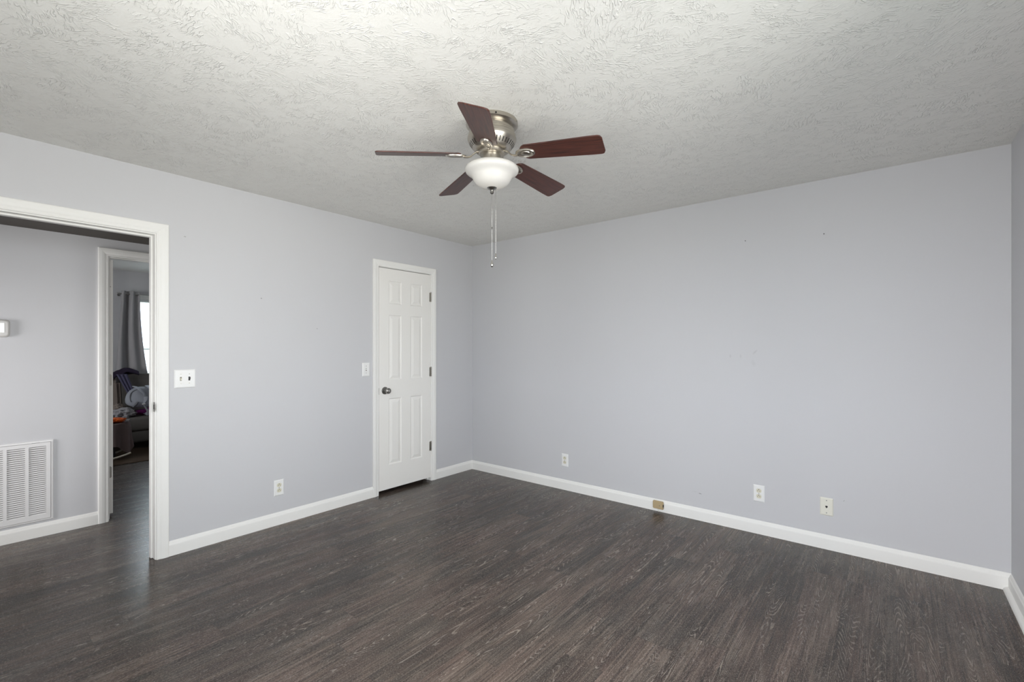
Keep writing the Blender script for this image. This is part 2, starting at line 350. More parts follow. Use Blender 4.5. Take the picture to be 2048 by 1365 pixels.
# ------------------------------------------------------------------ mesh helpers
class MB:
    def __init__(self): self.b = bmesh.new()
    def poly(self, pts, faces):
        v = [self.b.verts.new(p) for p in pts]
        for f in faces:
            try: self.b.faces.new([v[i] for i in f])
            except ValueError: pass
        return v
    def box(self, x0, x1, y0, y1, z0, z1, bev=0.0, seg=2):
        t = bmesh.new(); bmesh.ops.create_cube(t, size=1)
        for v in t.verts:
            v.co = Vector((x0 + (v.co.x + .5) * (x1 - x0), y0 + (v.co.y + .5) * (y1 - y0), z0 + (v.co.z + .5) * (z1 - z0)))
        if bev: bmesh.ops.bevel(t, geom=t.edges[:], offset=bev, segments=seg, affect='EDGES', profile=0.5)
        self.merge(t); return self
    def merge(self, t, mat=None):
        if mat is not None: bmesh.ops.transform(t, matrix=mat, verts=t.verts)
        me = bpy.data.meshes.new('tmp'); t.to_mesh(me); t.free(); self.b.from_mesh(me); bpy.data.meshes.remove(me)
        return self
    def lathe(self, prof, c=(0, 0, 0), axis='Z', seg=48, cap=True, sx=1.0, sy=1.0):
        """prof: list of (r, h)"""
        c = Vector(c); rings = []
        for r, h in prof:
            ring = []
            for i in range(seg):
                a = 2 * PI * i / seg
                p = (r * math.cos(a) * sx, r * math.sin(a) * sy, h)
                if axis == 'X': p = (p[2], p[0], p[1])
                elif axis == 'Y': p = (p[0], p[2], p[1])
                ring.append(self.b.verts.new(c + Vector(p)))
            rings.append(ring)
        for a, bb in zip(rings, rings[1:]):
            for i in range(seg):
                j = (i + 1) % seg
                self.b.faces.new((a[i], a[j], bb[j], bb[i]))
        if cap:
            self.b.faces.new(rings[0][::-1]); self.b.faces.new(rings[-1])
        return self
    def tube(self, pts, r, seg=10, flat=1.0, up=Vector((0, 0, 1))):
        pts = [Vector(p) for p in pts]; rings = []
        rr = r if hasattr(r, '__len__') else [r] * len(pts)
        for i, p in enumerate(pts):
            d = (pts[min(i + 1, len(pts) - 1)] - pts[max(i - 1, 0)]).normalized()
            u = up if abs(d.dot(up)) < 0.95 else Vector((1, 0, 0))
            s = d.cross(u).normalized(); w = s.cross(d).normalized()
            rings.append([self.b.verts.new(p + s * math.cos(2 * PI * k / seg) * rr[i] + w * math.sin(2 * PI * k / seg) * rr[i] * flat) for k in range(seg)])
        for a, c in zip(rings, rings[1:]):
            for k in range(seg):
                j = (k + 1) % seg; self.b.faces.new((a[k], a[j], c[j], c[k]))
        self.b.faces.new(rings[0][::-1]); self.b.faces.new(rings[-1]); return self
    def sweep(self, secs, close=True):
        """secs: list of lists of points, equal length; skins them"""
        rings = [[self.b.verts.new(p) for p in s] for s in secs]; n = len(rings[0])
        for a, c in zip(rings, rings[1:]):
            for k in range(n if close else n - 1):
                j = (k + 1) % n; self.b.faces.new((a[k], a[j], c[j], c[k]))
        if close: self.b.faces.new(rings[0][::-1]); self.b.faces.new(rings[-1])
        return self
    def build(self, name, mat, parent=None, smooth=False, loc=None):
        bmesh.ops.recalc_face_normals(self.b, faces=self.b.faces)
        me = bpy.data.meshes.new(name); 
        if loc is not None: bmesh.ops.translate(self.b, verts=self.b.verts, vec=-Vector(loc))
        self.b.to_mesh(me); self.b.free()
        mats = mat if isinstance(mat, (list, tuple)) else [mat]
        for mm in mats: me.materials.append(mm)
        if smooth:
            for p in me.polygons: p.use_smooth = True
            try: me.set_sharp_from_angle(angle=math.radians(38))
            except Exception: pass
        o = bpy.data.objects.new(name, me); C.objects.link(o)
        if loc is not None: o.location = loc
        if parent is not None:
            o.parent = parent
            o.matrix_parent_inverse = Matrix.Identity(4)
            if loc is None: o.location = -world_loc(parent)
            else: o.location = Vector(loc) - world_loc(parent)
        return o

def world_loc(o):
    p = Vector(o.location)
    while o.parent: o = o.parent; p += Vector(o.location)
    return p
def tag(o, label=None, cat=None, group=None, kind=None):
    if label: o['label'] = label
    if cat: o['category'] = cat
    if group: o['group'] = group
    if kind: o['kind'] = kind
    return o
def empty(name, loc, label, cat, group=None):
    o = bpy.data.objects.new(name, None); C.objects.link(o); o.location = loc; o.empty_display_size = 0.1
    return tag(o, label, cat, group)
def struct(o, label=None, cat=None): return tag(o, label, cat, kind='structure')

# ------------------------------------------------------------------ room shell
def wall_x(mb, x0, x1, ya, yb, z1, holes):
    """wall slab between two x planes along y with rectangular holes (y0,y1,z0,z1)"""
    y = ya
    for (h0, h1, k0, k1) in sorted(holes):
        if h0 > y: mb.box(x0, x1, y, h0, 0, z1)
        if k0 > 0: mb.box(x0, x1, h0, h1, 0, k0)
        if k1 < z1: mb.box(x0, x1, h0, h1, k1, z1)
        y = h1
    mb.box(x0, x1, y, yb, 0, z1); return mb
def wall_y(mb, y0, y1, xa, xb, z1, holes):
    x = xa
    for (h0, h1, k0, k1) in sorted(holes):
        if h0 > x: mb.box(x, h0, y0, y1, 0, z1)
        if k0 > 0: mb.box(h0, h1, y0, y1, 0, k0)
        if k1 < z1: mb.box(h0, h1, y0, y1, k1, z1)
        x = h1
    mb.box(x, xb, y0, y1, 0, z1); return mb

JR, JL = -2.840, -3.650        # jamb faces of the cased opening in the left wall
CR, CL = -0.594, -1.204        # closet jamb faces
HJL, HJR = -2.871, -2.06       # bedroom doorway jamb faces (in the hall wall)
JT = 0.018

struct(MB().box(BX - WT, LX + WT, -5.4, 0.2, -0.06, 0.0).build('floor', FLOOR), 'dark grey-brown wood plank floor', 'floor')
struct(MB().box(-WT, LX + WT, FY - WT, WT, H, H + 0.1).build('ceiling', CEIL), 'white ceiling with brushed plaster texture', 'ceiling')
struct(wall_x(MB(), -WT, 0, FY - WT, WT, H, [(JL - JT, JR + JT, 0, 2.052), (CL - JT, CR + JT, 0, 2.078)]).build('wall_left', WALLL), 'light grey wall with cased opening and closet door', 'wall')
struct(MB().box(0, LX, 0, WT, 0, H).build('wall_back', WALLB), 'plain light grey wall with outlets near the floor', 'wall')
struct(wall_x(MB(), LX, LX + WT, FY - WT, WT, H, [(-3.30, -1.80, 0.75, 2.05)]).build('wall_right', WALL), 'light grey wall at the edge of the room', 'wall')
struct(wall_y(MB(), FY - WT, FY, 0, LX, H, [(1.75, 3.65, 0.75, 2.05)]).build('wall_front', WALL), 'light grey wall behind the viewer', 'wall')
# hall
HC = 2.155
HOT = simple('hall_ceiling_darkened', srgb(86, 81, 75), 0.7)  # colour darkened to give the hall ceiling its dim look
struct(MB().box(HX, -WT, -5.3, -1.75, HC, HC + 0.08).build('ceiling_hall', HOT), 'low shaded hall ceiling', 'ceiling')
struct(wall_x(MB(), HX - WT, HX, -5.3, -0.7, H, [(HJL - JT, HJR + JT, 0, 2.048)]).build('wall_hall', WALL), 'grey hall wall with return grille and doorway', 'wall')
struct(MB().box(HX, -WT, -1.75, -1.65, 0, H).build('wall_hall_end', WALL), 'far end wall of the hall', 'wall')
struct(MB().box(HX, -WT, -5.4, -5.3, 0, H).build('wall_hall_start', WALL), 'near end wall of the hall', 'wall')
struct(MB().box(-WT, 0, -5.3, FY - WT, 0, H).build('wall_hall_side', WALL), 'side wall of the hall', 'wall')
# closet shell behind the six-panel door
cm = MB(); cm.box(-0.76, -0.70, -1.65, WT, 0, H); cm.box(-0.70, -WT, 0.03, WT, 0, H); cm.box(-0.7, -WT, -1.65, 0.03, H, H + .1)
struct(cm.build('wall_closet', WALL), 'closet interior wall', 'wall')
# bedroom
WIN = (-1.96, -0.92, 0.62, 2.035)
struct(wall_x(MB(), BX - WT, BX, -4.6, -0.1, H, [WIN]).build('wall_bedroom_window', WALL), 'grey bedroom wall with curtained window', 'wall')
struct(MB().box(BX, HX - WT, -4.7, -4.6, 0, H).build('wall_bedroom_side', WALL), 'bedroom side wall', 'wall')
struct(MB().box(BX, HX - WT, -0.2, -0.1, 0, H).build('wall_bedroom_end', WALL), 'bedroom end wall', 'wall')
struct(MB().box(HX - WT, HX, -0.7, -0.1, 0, H).build('wall_bedroom_corner', WALL), 'bedroom wall beside the closet', 'wall')
struct(MB().box(BX - WT, HX - WT, -4.7, -0.1, H, H + .1).build('ceiling_bedroom', CEIL), 'textured bedroom ceiling', 'ceiling')

# ------------------------------------------------------------------ trim
BBP = [(0, 0), (.0135, 0), (.0135, .066), (.0125, .072), (.009, .077), (.0075, .083), (.0055, .0885), (.003, .0925), (0, .0935)]
def baseboard(name, segs, label):
    """segs: (axis, plane, dir, a0, a1): dir = sign of the room side normal"""
    mb = MB()
    for ax, pl, d, a0, a1 in segs:
        if ax == 'x': secs = [[(pl + d * w, a, z) for w, z in BBP] for a in (a0, a1)]
        else: secs = [[(a, pl + d * w, z) for w, z in BBP] for a in (a0, a1)]
        mb.sweep(secs)
    return struct(mb.build(name, TRIM), label, 'baseboard')
CW = 0.064; CCW = 0.058
baseboard('baseboard_left', [('x', 0, 1, CL - .004 - CCW, JR + .006 + CW)], 'white baseboard between opening and closet door')
baseboard('baseboard_corner', [('x', 0, 1, CR + .004 + CCW, 0)], 'short white baseboard between closet door and corner')
baseboard('baseboard_near', [('x', 0, 1, FY, JL - .006 - CW)], 'short white baseboard beyond the opening')
baseboard('baseboard_back', [('y', 0, -1, 0.0, LX)], 'long white baseboard along the back wall')
baseboard('baseboard_right', [('x', LX, -1, FY, -0.0135)], 'white baseboard on the right wall')
baseboard('baseboard_front', [('y', FY, 1, 0, LX)], 'white baseboard behind the viewer')
baseboard('baseboard_hall', [('x', HX, 1, -5.3, HJL - .005 - .06)], 'white baseboard on the hall wall')
baseboard('baseboard_hall_end', [('x', HX, 1, HJR + .065, -1.75)], 'white baseboard at the end of the hall')
baseboard('baseboard_bedroom', [('x', BX, 1, -4.6, -0.2)], 'white baseboard in the bedroom')
qr = [(0, 0)] + [(.021 * math.cos(a * PI / 16), .021 * math.sin(a * PI / 16)) for a in range(9)]
mb = MB(); mb.sweep([[(LX - .0135 - w, a, z) for w, z in qr] for a in (FY + .014, -0.015)])
struct(mb.build('trim_1', TRIM, smooth=True), 'white quarter-round shoe moulding along the right baseboard', 'moulding')

CAS = [(0, 0), (0, .008), (.003, .0105), (.007, .0115), (.012, .0095), (.016, .0105), (.026, .0145), (.040, .0165), (.052, .0165), (.060, .0160), (.064, .0135), (.064, 0)]
def casing(mb, pl, d, a0, a1, zt, w, bottom=0.0):
    k = w / .064
    P = [(x * k, t) for x, t in CAS]
    secs = [[(pl + d * t, a0 - x, bottom) for x, t in P], [(pl + d * t, a0 - x, zt + x) for x, t in P],
            [(pl + d * t, a1 + x, zt + x) for x, t in P], [(pl + d * t, a1 + x, bottom) for x, t in P]]
    mb.sweep(secs)
def jambs(mb, x0, x1, a0, a1, zt, stop=None):
    mb.box(x0, x1, a0 - JT, a0, 0.0, zt, .001, 1); mb.box(x0, x1, a1, a1 + JT, 0.0, zt, .001, 1)
    mb.box(x0, x1, a0 - JT, a1 + JT, zt, zt + JT - .001, .001, 1)
    if stop:
        s0, s1 = stop; k = .0115
        mb.box(s0, s1, a0, a0 + k, 0.002, zt, .002, 2); mb.box(s0, s1, a1 - k, a1, 0.002, zt, .002, 2)
        mb.box(s0, s1, a0 + k, a1 - k, zt - k, zt, .002, 2)
# cased opening to the hall
mb = MB(); jambs(mb, -WT - .001, .001, JL, JR, 2.034, (-.078, -.040))
casing(mb, .0005, 1, JL - .006, JR + .006, 2.041, CW); casing(mb, -WT - .0005, -1, JL - .006, JR + .006, 2.041, CW)
opening_trim = struct(mb.build('trim_2', TRIM), 'white casing and jamb around the doorless opening to the hall', 'door casing')
# strike plate on that jamb
mb = MB(); mb.box(-.030, .0045, JR - .0016, JR, .925, .985, .0006, 1)
hp = [(.0005 + .0215 * math.sin(a * PI / 14), .955 - .027 * math.cos(a * PI / 14)) for a in range(15)]
mb.sweep([[(x, JR - .0022 - (.0012 if k else 0), z) for x, z in hp] for k in (0, 1)])
sp = mb.build('strike_plate', NICKELD, opening_trim, True); sp['label'] = 'dark metal strike plate'
mb = MB(); mb.box(-.021, -.006, JR - .0022, JR - .0012, .940, .970); mb.build('latch_hole', DARK, sp)
# closet casing
mb = MB(); jambs(mb, -WT - .001, .001, CL, CR, 2.057, (-.078, -.038))
casing(mb, .0005, 1, CL - .004, CR + .004, 2.0595, CCW)
struct(mb.build('trim_3', TRIM), 'white casing around the closed six-panel door', 'door casing')
# bedroom doorway
mb = MB(); jambs(mb, HX - WT - .001, HX + .001, HJL, HJR, 2.030, (HX - WT + .036, HX - WT + .072))
casing(mb, HX + .0005, 1, HJL - .005, HJR + .005, 2.025, .060); casing(mb, HX - WT - .0005, -1, HJL - .005, HJR + .005, 2.025, .060)
struct(mb.build('trim_4', TRIM), 'white casing around the bedroom doorway seen across the hall', 'door casing')

# ------------------------------------------------------------------ six-panel door
def panel_door(mb, a0, a1, z0, z1, place, thick, cols, rows):
    """place(a, z, depth) -> point; depth 0 = front face, negative = into the slab"""
    A = sorted([a0, a1] + [c for p in cols for c in p]); Z = sorted([z0, z1] + [c for p in rows for c in p])
    V = lambda a, z, d: mb.b.verts.new(place(a, z, d))
    for side in (0, 1):
        s = (lambda d: d) if side == 0 else (lambda d: -thick - d)
        for i in range(len(A) - 1):
            for j in range(len(Z) - 1):
                pa, pz = (A[i], A[i + 1]), (Z[j], Z[j + 1])
                if pa in cols and pz in rows:
                    prev = None
                    for ins, dep in ((0, 0), (.004, -.0045), (.009, -.0075), (.015, -.0075), (.017, -.0062), (.038, -.0010), (.0385, -.0008)):
                        r = [V(pa[0] + ins, pz[0] + ins, s(dep)), V(pa[1] - ins, pz[0] + ins, s(dep)), V(pa[1] - ins, pz[1] - ins, s(dep)), V(pa[0] + ins, pz[1] - ins, s(dep))]
                        if prev:
                            for k in range(4): mb.b.faces.new((prev[k], prev[(k + 1) % 4], r[(k + 1) % 4], r[k]))
                        prev = r
                    mb.b.faces.new(prev)
                else:
                    mb.b.faces.new([V(pa[0], pz[0], s(0)), V(pa[1], pz[0], s(0)), V(pa[1], pz[1], s(0)), V(pa[0], pz[1], s(0))])
    for (p, q) in (((a0, z0), (a1, z0)), ((a1, z0), (a1, z1)), ((a1, z1), (a0, z1)), ((a0, z1), (a0, z0))):
        mb.b.faces.new([V(p[0], p[1], 0), V(q[0], q[1], 0), V(q[0], q[1], -thick), V(p[0], p[1], -thick)])
    bmesh.ops.remove_doubles(mb.b, verts=mb.b.verts, dist=1e-6)

DL, DR = CL + .003, CR - .003
mb = MB()
cols = [(-1.094, -0.951), (-0.845, -0.704)]; rows = [(.254, .862), (1.030, 1.628), (1.730, 1.940)]
panel_door(mb, DL, DR, .034, 2.0515, lambda a, z, d: (.001 + d, a, z), .035, cols, rows)
door1 = struct(mb.build('door_1', DOORW), 'closed white six-panel closet door', 'door')
def lathe_prof_smooth(p): return p
kn = MB(); kn.lathe([(.034, .001), (.034, .004), (.030, .009), (.016, .012), (.0125, .018), (.0125, .030), (.019, .035), (.0255, .042), (.0265, .052), (.0245, .060), (.018, .0635), (.017, .0615), (.0, .0615)][:-1], (0, -1.137, .937), 'X', 40)
knob = kn.build('door_knob', NICKELD, door1, True)
knob['label'] = 'satin nickel round knob'
kn = MB(); kn.lathe([(.0115, .0605), (.0115, .063), (.009, .0645)], (0, -1.137, .937), 'X', 24); kn.build('lock_button', CHROME, knob, True)
lp = MB(); lp.box(-.012, .0025, DL - .0026, DL + .0015, .905, .965); lp.build('latch_plate', CHROME, door1)
for k, zc in enumerate((1.831, 1.087, .345)):
    hb = MB()
    for q in range(5):
        z0 = zc - .045 + q * .018
        hb.lathe([(.0058, z0 + .0006), (.0064, z0 + .0014), (.0064, z0 + .0168), (.0058, z0 + .0174)], (.0075, CR - .0015, 0), 'Z', 16)
    hb.box(-.001, .0028, CR - .017, CR - .0015, zc - .045, zc + .045, .0004, 1)
    hb.lathe([(.004, zc + .045), (.005, zc + .049), (.002, zc + .052)], (.0075, CR - .0015, 0), 'Z', 12)
    hb.build('hinge', HINGE, door1, True)

# open bedroom door, hinged at the near jamb, seen edge-on
mb = MB(); OX1 = HX - WT - .006; OX0 = OX1 - .762
r2 = [(.24, .85), (1.02, 1.61), (1.71, 1.92)]
c2 = [(OX0 + .11, OX0 + .34), (OX0 + .42, OX0 + .65)]
panel_door(mb, OX0, OX1, .024, 2.017, lambda a, z, d: (a, -2.826 + d, z), .035, c2, r2)
door2 = struct(mb.build('door_2', DOORW), 'open white bedroom door seen edge-on beyond the hall', 'door')
for zc, mt, lb in ((1.806, DOORW, 'white painted hinge leaf'), (1.073, HINGE, 'bare steel hinge leaf'), (.349, HINGE, 'bare steel hinge leaf')):
    hb = MB(); pts = []
    y0, y1, z0, z1, r = -2.861, -2.834, zc - .046, zc + .046, .013
    pts = [(y0, z0), (y1 - r, z0)] + [(y1 - r + r * math.sin(a * PI / 12), z0 + r - r * math.cos(a * PI / 12)) for a in range(1, 7)] + \
          [(y1 - r + r * math.cos(a * PI / 12), z1 - r + r * math.sin(a * PI / 12)) for a in range(0, 7)] + [(y0, z1)]
    hb.sweep([[(OX1 - .0005, y, z) for y, z in pts], [(OX1 + .0022, y, z) for y, z in pts]])
    ho = hb.build('hinge', mt, door2); ho['label'] = lb
    for dz in (-.03, 0, .03):
        sc_ = MB(); sc_.lathe([(.0032, .0018), (.003, .0032), (.001, .0034)], (OX1, -2.850 if dz else -2.842, zc + dz), 'X', 10); sc_.build('screw', HINGE, ho)

# ------------------------------------------------------------------ wall plates
def place_fn(wall, a, z):
    """returns f(u, v, w): u along wall to the viewer's right, v up, w out of the wall"""
    if wall == 'left': return lambda u, v, w: (w, a + u, z + v)
    if wall == 'hall': return lambda u, v, w: (HX + w, a + u, z + v)
    return lambda u, v, w: (a + u, -w, z + v)
def pbox(mb, f, u0, u1, v0, v1, w0, w1, bev=0.0, seg=2):
    t = bmesh.new(); bmesh.ops.create_cube(t, size=1)
    for v in t.verts: v.co = Vector((u0 + (v.co.x + .5) * (u1 - u0), v0 + (v.co.y + .5) * (v1 - v0), w0 + (v.co.z + .5) * (w1 - w0)))
    if bev: bmesh.ops.bevel(t, geom=t.edges[:], offset=bev, segments=seg, affect='EDGES')
    for v in t.verts: v.co = Vector(f(*v.co))
    return mb.merge(t)
def pcyl(mb, f, u, v, r, w0, w1, seg=20, ru=1, rv=1, clip=None):
    ring = [[], []]
    for i in range(seg):
        a = 2 * PI * i / seg; x = r * ru * math.cos(a); y = r * rv * math.sin(a)
        if clip: y = max(-clip, min(clip, y))
        for k, w in enumerate((w0, w1)): ring[k].append(f(u + x, v + y, w))
    mb.sweep(ring); return mb
def plate(mb, f, w, h, t=.006):
    """wall plate with sloped rim"""
    secs = []
    for ins, d in ((0, .0005), (0, .002), (.0015, .0035), (.006, t), (.008, t)):
        secs.append([f(s * (w / 2 - ins), q * (h / 2 - ins), d) for s, q in ((-1, -1), (1, -1), (1, 1), (-1, 1))])
    mb.sweep(secs); return mb
def screw(f, u, v, w, parent, mat=None):
    s = MB(); pcyl(s, f, u, v, .0034, w - .001, w + .0009, 14); so = s.build('screw', mat or SCREW, parent)
    return so
def outlet(wall, a, z, label):
    f = place_fn(wall, a, z)
    root = empty('electrical_outlet', Vector(f(0, 0, 0)), label, 'outlet', 'white duplex outlets near the floor')
    plate(MB(), f, .073, .118).build('cover_plate', PLATE, root)
    for s in (1, -1):
        m = MB(); pcyl(m, f, 0, s * .0198, .0172, .004, .0074, 32, clip=.0142); rc = m.build('receptacle', IVORY, root)
        for du, hh in ((-.0062, .0085), (.0062, .007)):
            m = MB(); pbox(m, f, du - .0012, du + .0012, s * .0198 + .0005 - hh / 2 - .001, s * .0198 + hh / 2 - .001, .0070, .0078); m.build('slot', DARK, rc)
        m = MB(); pcyl(m, f, 0, s * .0198 + .0085, .0027, .0070, .0078, 14); m.build('ground_hole', DARK, rc)
    screw(f, 0, 0, .006, root)
    return root
outlet('left', -2.081, .276, 'white electrical outlet with ivory sockets low on the wall between opening and closet')
outlet('back', 1.204, .276, 'white electrical outlet on the back wall nearest the room corner by the closet')
outlet('back', 2.836, .287, 'white electrical outlet with cream sockets beside the cream phone jack plate')

def toggle(f, u, parent, mat, up=True, label=None):
    m = MB(); pbox(m, f, u - .0052, u + .0052, -.0125, .0125, .005, .0064); slot = m.build('toggle_slot', SLOT if mat is not BLACK else BLACK, parent)
    m = MB(); s = 1 if up else -1
    secs = [[f(u + a * .0044, s * (q * .0105), .006) for a, q in ((-1, -.55), (1, -.55), (1, .85), (-1, .85))],
            [f(u + a * .0036, s * (.004 + q * .0042), .017) for a, q in ((-1, -1), (1, -1), (1, 1), (-1, 1))]]
    m.sweep(secs); o = m.build('toggle', mat, parent)
    if label: o['label'] = label
f = place_fn('left', -2.681, 1.125)
r = empty('light_switch', f(0, 0, 0), 'white double switch plate with one ivory and one black toggle', 'light switch')
plate(MB(), f, .118, .118).build('cover_plate', PLATE, r)
toggle(f, -.0235, r, IVORY, False, 'ivory toggle'); toggle(f, .0235, r, BLACK, True, 'black toggle')
for u in (-.0235, .0235):
    for v in (-.030, .030): screw(f, u, v, .006, r)
f = place_fn('left', -1.334, 1.136)
r = empty('light_switch', f(0, 0, 0), 'white single toggle switch plate beside the closed closet door', 'light switch')
plate(MB(), f, .073, .118).build('cover_plate', PLATE, r)
toggle(f, 0, r, PLATE, True)
for v in (-.030, .030): screw(f, 0, v, .006, r)
# phone jack plate
f = place_fn('back', 3.237, .279)
r = empty('phone_jack_plate', f(0, 0, 0), 'cream phone jack plate low on the wall near the room corner', 'phone jack')
plate(MB(), f, .073, .116).build('cover_plate', CREAM, r)
m = MB(); pbox(m, f, -.0062, .0062, -.004, .006, .005, .0069); pbox(m, f, -.003, .003, -.0085, -.004, .005, .0069); m.build('jack_socket', DARK, r)
for v in (-.0405, .0405): screw(f, 0, v, .006, r, NICKELD)
# tan surface jack on the baseboard
f0 = place_fn('back', 2.108, .056); f = lambda u, v, w: f0(u, v, w + .0136)
r = empty('baseboard_phone_jack', f(0, 0, 0), 'small tan phone jack box mounted on the long baseboard', 'phone jack')
m = MB(); pbox(m, f, -.043, .043, -.0315, .0315, 0, .022, .005, 3); m.build('housing', TAN, r, True)
m = MB(); pcyl(m, f, .014, -.002, .0036, .0210, .0228, 16); m.build('screw', NICKELD, r)
m = MB(); pbox(m, f, .0395, .0436, -.012, .010, .006, .018); m.build('cable_port', DARK, r)
m = MB(); m.tube([f(-.002, -.031, .010), f(-.001, -.040, .013), f(.001, -.050, .012), f(.001, -.0555, .008)], .0022, 8); m.build('cable', CREAM, r)
# nails
for xx, zz, lb in ((2.748, 2.101, 'small dark nail in the back wall nearer the ceiling fan'), (3.223, 2.078, 'small dark nail in the back wall nearer the room corner')):
    f = place_fn('back', xx, zz); m = MB(); pcyl(m, f, 0, 0, .0013, -.004, .009, 8); pcyl(m, f, 0, 0, .003, .008, .0098, 10)
    tag(m.build('nail', NAILM), lb, 'nail', 'nails left in the back wall')
# thermostat on the hall wall
f = place_fn('hall', -3.465, 1.456)
r = empty('thermostat', f(0, 0, 0), 'light grey thermostat with white display on the hall wall', 'thermostat')
m = MB()
def rrect(w, h, rad, n=6):
    P = []
    for cx, cy, a0 in ((w - rad, h - rad, 0), (-w + rad, h - rad, 90), (-w + rad, -h + rad, 180), (w - rad, -h + rad, 270)):
        for k in range(n + 1):
            a = math.radians(a0 + 90 * k / n); P.append((cx + rad * math.cos(a), cy + rad * math.sin(a)))
    return P
m.sweep([[f(x, y, d) for x, y in rrect(.078 - i, .059 - i, .020)] for i, d in ((0, 0), (0, .012), (.002, .018), (.006, .022), (.012, .023))])
m.build('body', THERM, r, True)
m = MB(); pbox(m, f, -.052, .052, -.028, .037, .0225, .0245, .0008, 1); m.build('display', SCREEN, r)

# ------------------------------------------------------------------ return air grille
GZ0, GZ1, GY1 = .110, .674, -3.176; GY0 = GY1 - .66
f = lambda y, z, w: (HX + w, y, z)
r = empty('return_air_grille', (HX, (GY0 + GY1) / 2, GZ0), 'large white louvred return air grille low on the hall wall', 'air grille')
m = MB()
def frame_ring(m, y0, y1, z0, z1, prof):
    secs = []
    for ins, d in prof: secs.append([(HX + d, y, z) for y, z in ((y0 + ins, z0 + ins), (y1 - ins, z0 + ins), (y1 - ins, z1 - ins), (y0 + ins, z1 - ins))])
    for a, c in zip(secs, secs[1:]):
        va = [m.b.verts.new(p) for p in a]; vc = [m.b.verts.new(p) for p in c]
        for k in range(4): m.b.faces.new((va[k], va[(k + 1) % 4], vc[(k + 1) % 4], vc[k]))
frame_ring(m, GY0, GY1, GZ0, GZ1, ((0, 0), (0, .007), (.003, .010), (.012, .011), (.0135, .004)))
m.build('outer_frame', GRILLE, r)
m = MB()
colw, gap = .0855, .0175; y = GY1 - .0375; colsG = []
while y - colw > GY0 + .03: colsG.append((y - colw, y)); y -= colw + gap
LZ0, LZ1 = .156, .634
z_lo, z_hi = GZ0 + .0145, GZ1 - .0145; ya, yb = GY0 + .0145, GY1 - .0145
def pl(y0, y1, z0, z1): m.box(HX + .007, HX + .0115, y0, y1, z0, z1)
pl(ya, yb, z_lo, LZ0); pl(ya, yb, LZ1, z_hi)
edges = sorted(colsG); pl(ya, edges[0][0], LZ0, LZ1); pl(edges[-1][1], yb, LZ0, LZ1)
for a, c in zip(edges, edges[1:]): pl(a[1], c[0], LZ0, LZ1)
door = m.build('face_panel', GRILLE, r)
m = MB(); m.box(HX + .0005, HX + .0015, ya, yb, LZ0 - .01, LZ1 + .01); m.build('filter', FILTER, r)
pitch = .0141; nl = int((LZ1 - LZ0) / pitch)
for (c0, c1) in colsG:
    m = MB()
    for i in range(nl + 1):
        z = LZ0 + i * pitch
        if z + .0095 > LZ1 + .001: break
        P = [(.0118, z), (.0105, z - .0008), (.0025, z + .0082), (.0038, z + .0092)]
        m.sweep([[(HX + a, yy, b) for a, b in P] for yy in (c0, c1)])
    m.build('louvre_bank', GRILLE, r)
m = MB(); m.tube([(HX + .0085, -3.285, GZ1 - .012), (HX + .0085, -3.245, GZ1 - .012)], .0022, 6); m.build('latch', NICKELD, r)

# ------------------------------------------------------------------ ceiling fan
FX, FYY = 2.033, -1.964
fan = empty('ceiling_fan', (FX, FYY, H), 'brushed nickel ceiling fan with five mahogany blades and white glass bowl light', 'ceiling fan')
c = (FX, FYY, 0)
MB().lathe([(.127, H), (.128, H - .004), (.128, H - .018), (.122, H - .024), (.108, H - .027)], c).build('mounting_ring', NICKEL, fan, True)
for k in range(6):
    a = math.radians(20 + 60 * k); m = MB()
    m.lathe([(.004, 0), (.0045, .002), (.002, .0035)], (0, 0, 0), 'X', 10)
    bmesh.ops.transform(m.b, matrix=Matrix.Translation((FX + .1275 * math.cos(a), FYY + .1275 * math.sin(a), H - .012)) @ Matrix.Rotation(a, 4, 'Z'), verts=m.b.verts)
    m.build('mounting_screw', DARK if k % 2 else SCREW, fan)
prof = [(.106, H - .024), (.106, H - .030), (.1085, H - .036), (.1105, H - .042), (.1105, H - .052), (.113, H - .055), (.113, H - .060), (.1165, H - .064), (.1175, H - .071), (.1175, H - .078), (.1205, H - .081), (.1205, H - .088), (.119, H - .094), (.1135, H - .104), (.104, H - .118), (.094, H - .130), (.087, H - .139), (.080, H - .143), (.060, H - .144)]
housing = MB().lathe(prof, c, seg=96).build('motor_housing', NICKEL, fan, True)
# vent slots around the lower taper
sv = MB()
nv = 40
for k in range(nv):
    a = 2 * PI * k / nv; ca, sa = math.cos(a), math.sin(a); ta = Vector((-sa, ca, 0))
    for (ra, za, rb, zb) in ((.1105, H - .1085, .0965, H - .1270),):
        A = Vector((FX + (ra + .0006) * ca, FYY + (ra + .0006) * sa, za)); B = Vector((FX + (rb + .0006) * ca, FYY + (rb + .0006) * sa, zb))
        n = Vector((ca, sa, -.7)).normalized() * .0012
        w = ta * .0022
        P = [A - w, A + w, B + w, B - w]
        sv.sweep([[p - n * 1.2 for p in P], [p + n * .25 for p in P]])
sv.build('vent_slots', DARK, housing)
MB().lathe([(.066, H - .140), (.066, H - .156), (.062, H - .160), (.050, H - .161)], c).build('rotor_hub', NICKEL, fan, True)
MB().lathe([(.058, H - .158), (.0435, H - .162), (.0425, H - .200), (.046, H - .205), (.052, H - .217), (.052, H - .226), (.03, H - .227)], c).build('switch_housing', NICKEL, fan, True)
